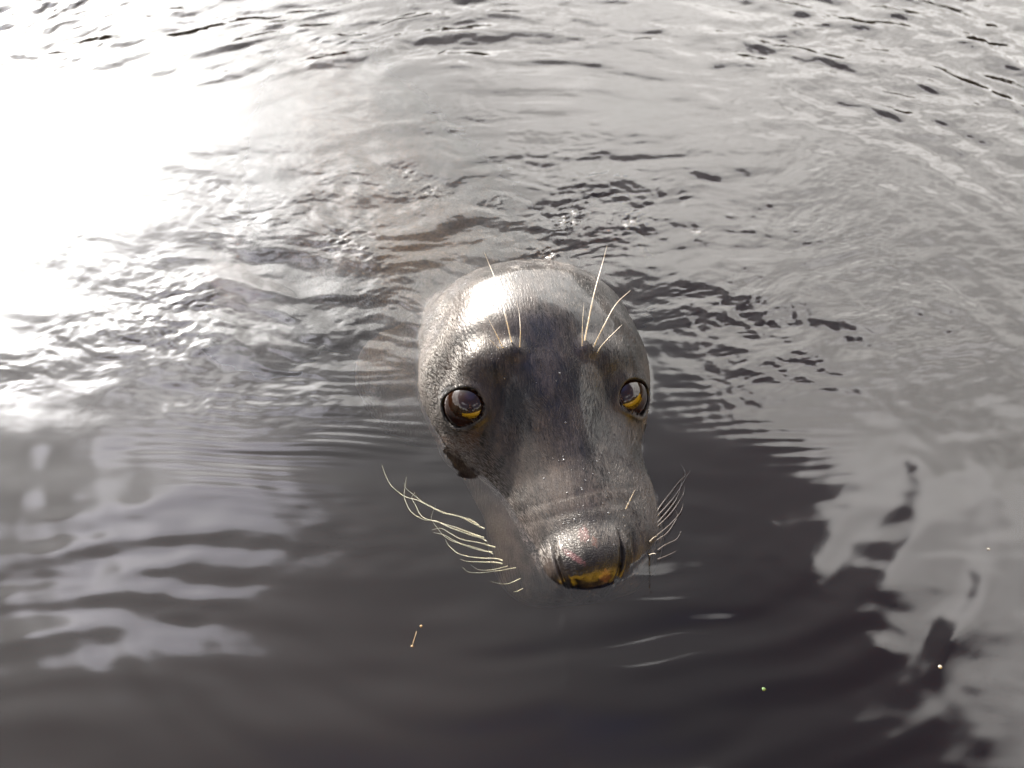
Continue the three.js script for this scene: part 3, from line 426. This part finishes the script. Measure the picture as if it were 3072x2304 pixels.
// ------------------------------------------------------------------ the kayak and the person who took the photograph, met only as reflections in the eyes and the wet nose
function marched(field, X, Y, Z) {
  const { pos, idx } = surfaceNets(field, X, Y, Z), nor = new Float32Array(pos.length), e = 0.002;
  for (let i = 0; i < pos.length; i += 3) { const x = pos[i], y = pos[i + 1], z = pos[i + 2]; let gx = field(x + e, y, z) - field(x - e, y, z), gy = field(x, y + e, z) - field(x, y - e, z), gz = field(x, y, z + e) - field(x, y, z - e); const l = Math.hypot(gx, gy, gz) || 1; nor[i] = gx / l; nor[i + 1] = gy / l; nor[i + 2] = gz / l; }
  const g = new THREE.BufferGeometry(); g.setAttribute('position', new THREE.BufferAttribute(pos, 3)); g.setAttribute('normal', new THREE.BufferAttribute(nor, 3)); g.setIndex(idx); return g;
}
{
  const kayak = new THREE.Group(); kayak.name = numbered('kayak'); kayak.position.set(0, 0, 0.34); kayak.rotation.y = THREE.MathUtils.degToRad(40); scene.add(kayak);
  tag(kayak, 'yellow kayak that carries the photographer, seen mirrored in the wet nose', 'kayak');
  const n = 90, m = 40, pos = [], uv = [], idx = [];
  for (let i = 0; i <= n; i++) {
    const t = mix(-1, 1, i / n), x = t * 2.1, w = 0.30 * Math.pow(Math.max(1 - Math.pow(Math.abs(t), 2.3), 0), 0.75) + 0.004, rise = 0.16 * Math.pow(Math.abs(t), 3.2), keel = -0.11 + 0.22 * Math.pow(Math.abs(t), 5), deck = 0.20 + rise + 0.03 * Math.cos(t * 1.5);
    for (let j = 0; j <= m; j++) { const a = j / m * 2 * Math.PI, c = Math.cos(a), q = Math.sin(a); pos.push(x, q > 0 ? mix(0.13 + rise, deck, Math.pow(q, 0.8)) : mix(0.13 + rise, keel, Math.pow(-q, 0.75)), w * Math.sign(c) * Math.pow(Math.abs(c), 0.7)); uv.push(i / n * 4.2, j / m); }
  }
  for (let i = 0; i < n; i++) for (let j = 0; j < m; j++) { const a = i * (m + 1) + j, b = a + m + 1; idx.push(a, b, a + 1, a + 1, b, b + 1); }
  const g = new THREE.BufferGeometry(); g.setAttribute('position', new THREE.Float32BufferAttribute(pos, 3)); g.setAttribute('uv', new THREE.Float32BufferAttribute(uv, 2)); g.setIndex(idx); g.computeVertexNormals();
  mesh('hull', g, new THREE.MeshPhysicalMaterial({ color: new THREE.Color().setRGB(0.56, 0.33, 0.014), roughness: 0.4 }), kayak);
  const rim = new THREE.TorusGeometry(0.26, 0.018, 12, 60); rim.rotateX(Math.PI / 2); rim.scale(1.5, 1, 0.86); rim.translate(0, 0.245, 0);
  mesh('cockpit_rim', rim, new THREE.MeshStandardMaterial({ color: 0x0b0b0b, roughness: 0.6 }), kayak);
  const skirt = new THREE.LatheGeometry([[0.17, 0.34], [0.19, 0.29], [0.22, 0.262], [0.262, 0.25]].map((q) => new THREE.Vector2(...q)), 48); skirt.scale(1.5, 1, 0.86);
  mesh('spray_skirt', skirt, new THREE.MeshStandardMaterial({ color: 0x101114, roughness: 0.8, side: THREE.DoubleSide }), kayak);
  const hatch = new THREE.CylinderGeometry(0.13, 0.14, 0.025, 40); hatch.scale(1.4, 1, 0.8); hatch.translate(1.15, 0.268, 0); mesh('hatch_cover', hatch, new THREE.MeshStandardMaterial({ color: 0x0d0d0d, roughness: 0.7 }), kayak);

  const person = new THREE.Group(); person.name = numbered('person'); person.position.set(0, 0.26, 0.36); scene.add(person);
  tag(person, 'person in dark jacket and dark cap sitting in the yellow kayak with arms raised', 'person');
  // joints, from the hips
  const arm = (s) => [[s * 0.185, 0.43, 0.02], [s * 0.27, 0.36, -0.16], [s * 0.085, 0.655, -0.30]];
  const bodyF = (x, y, z) => {
    const ax = Math.abs(x); let d = ell(x, y, z, 0, 0.12, 0.03, 0.15, 0.26, 0.105);
    d = smin(d, ell(x, y, z, 0, 0.36, 0.03, 0.175, 0.12, 0.10), 0.06);
    d = smin(d, caps(x, y, z, 0, 0.44, 0.03, 0, 0.56, 0.0, 0.055, 0.052), 0.03);
    d = smin(d, ell(x, y, z, 0, 0.655, -0.012, 0.073, 0.105, 0.092), 0.02);           // skull
    d = smin(d, ell(x, y, z, 0, 0.590, -0.045, 0.052, 0.050, 0.055), 0.02);           // jaw
    d = smin(d, ell(x, y, z, 0, 0.632, -0.108, 0.013, 0.024, 0.018), 0.012);          // nose
    d = smin(d, ell(ax, y, z, 0.075, 0.635, 0.0, 0.010, 0.030, 0.018), 0.006);        // ears
    d = smax(d, -ell(ax, y, z, 0.032, 0.657, -0.107, 0.016, 0.010, 0.012), 0.008);    // eye sockets
    d = smax(d, -ell(ax, y, z, 0, 0.588, -0.105, 0.024, 0.003, 0.014), 0.004);        // mouth
    const [A, B, C] = arm(1);
    d = smin(d, caps(ax, y, z, ...A, ...B, 0.052, 0.042), 0.04); d = smin(d, caps(ax, y, z, ...B, ...C, 0.040, 0.027), 0.02);
    d = smin(d, ell(ax, y, z, 0.070, 0.690, -0.325, 0.022, 0.042, 0.030), 0.015);     // palm
    for (const [k, len] of [[0, 0.052], [1, 0.060], [2, 0.056], [3, 0.044]]) {        // fingers folded round the camera's sides
      const fy = 0.718 - k * 0.019; d = smin(d, caps(ax, y, z, 0.072, fy, -0.338, 0.058, fy + 0.004, -0.366, 0.0095, 0.009), 0.006); d = smin(d, caps(ax, y, z, 0.058, fy + 0.004, -0.366, 0.058 - len * 0.42, fy + 0.004, -0.371, 0.009, 0.0075), 0.004);
    }
    d = smin(d, caps(ax, y, z, 0.062, 0.680, -0.315, 0.036, 0.700, -0.318, 0.011, 0.009), 0.006);   // thumb
    for (const s of [1]) d = smin(d, caps(ax, y, z, 0.09, -0.06, 0.02, 0.10, -0.05, -0.12, 0.08, 0.07), 0.05);   // thighs, under the spray skirt
    return d;
  };
  const ax = axis([[-0.36, 0.36, 0.008]]), fine = axis([[-0.36, 0.36, 0.005]]);
  mesh('body', marched(bodyF, fine, axis([[-0.16, 0.80, 0.005]]), axis([[-0.40, 0.18, 0.005]])), new THREE.MeshStandardMaterial({ color: new THREE.Color().setRGB(0.48, 0.28, 0.2), roughness: 0.55 }), person);
  const jacketF = (x, y, z) => {
    const axx = Math.abs(x), [A, B, C] = arm(1), fold = 0.004 * n2(x * 22 + z * 9, y * 26) + 0.003 * n2(x * 60, y * 44 + z * 40); let d = ell(x, y, z, 0, 0.12, 0.03, 0.185, 0.30, 0.14);
    d = smin(d, ell(x, y, z, 0, 0.36, 0.03, 0.20, 0.14, 0.125), 0.06); d = smin(d, caps(x, y, z, 0, 0.42, 0.03, 0, 0.515, 0.015, 0.085, 0.074), 0.03);
    d = smin(d, caps(axx, y, z, ...A, ...B, 0.072, 0.060), 0.05); d = smin(d, caps(axx, y, z, ...B, mix(B[0], C[0], 0.86), mix(B[1], C[1], 0.86), mix(B[2], C[2], 0.86), 0.057, 0.040), 0.03);
    return d + fold;
  };
  mesh('jacket', marched(jacketF, ax, axis([[-0.10, 0.72, 0.008]]), axis([[-0.36, 0.24, 0.008]])), new THREE.MeshStandardMaterial({ color: new THREE.Color().setRGB(0.012, 0.015, 0.03), roughness: 0.75 }), person);
  const capF = (x, y, z) => { let d = smax(ell(x, y, z, 0, 0.675, -0.005, 0.084, 0.105, 0.102), 0.690 - y, 0.006); return smin(d, ell(x, y, z, 0, 0.702, -0.115, 0.062, 0.008, 0.062), 0.008); };
  mesh('cap', marched(capF, axis([[-0.12, 0.12, 0.005]]), axis([[0.66, 0.80, 0.005]]), axis([[-0.20, 0.12, 0.005]])), new THREE.MeshStandardMaterial({ color: 0x14161c, roughness: 0.8 }), person);
}

renderer.render(scene, camera);
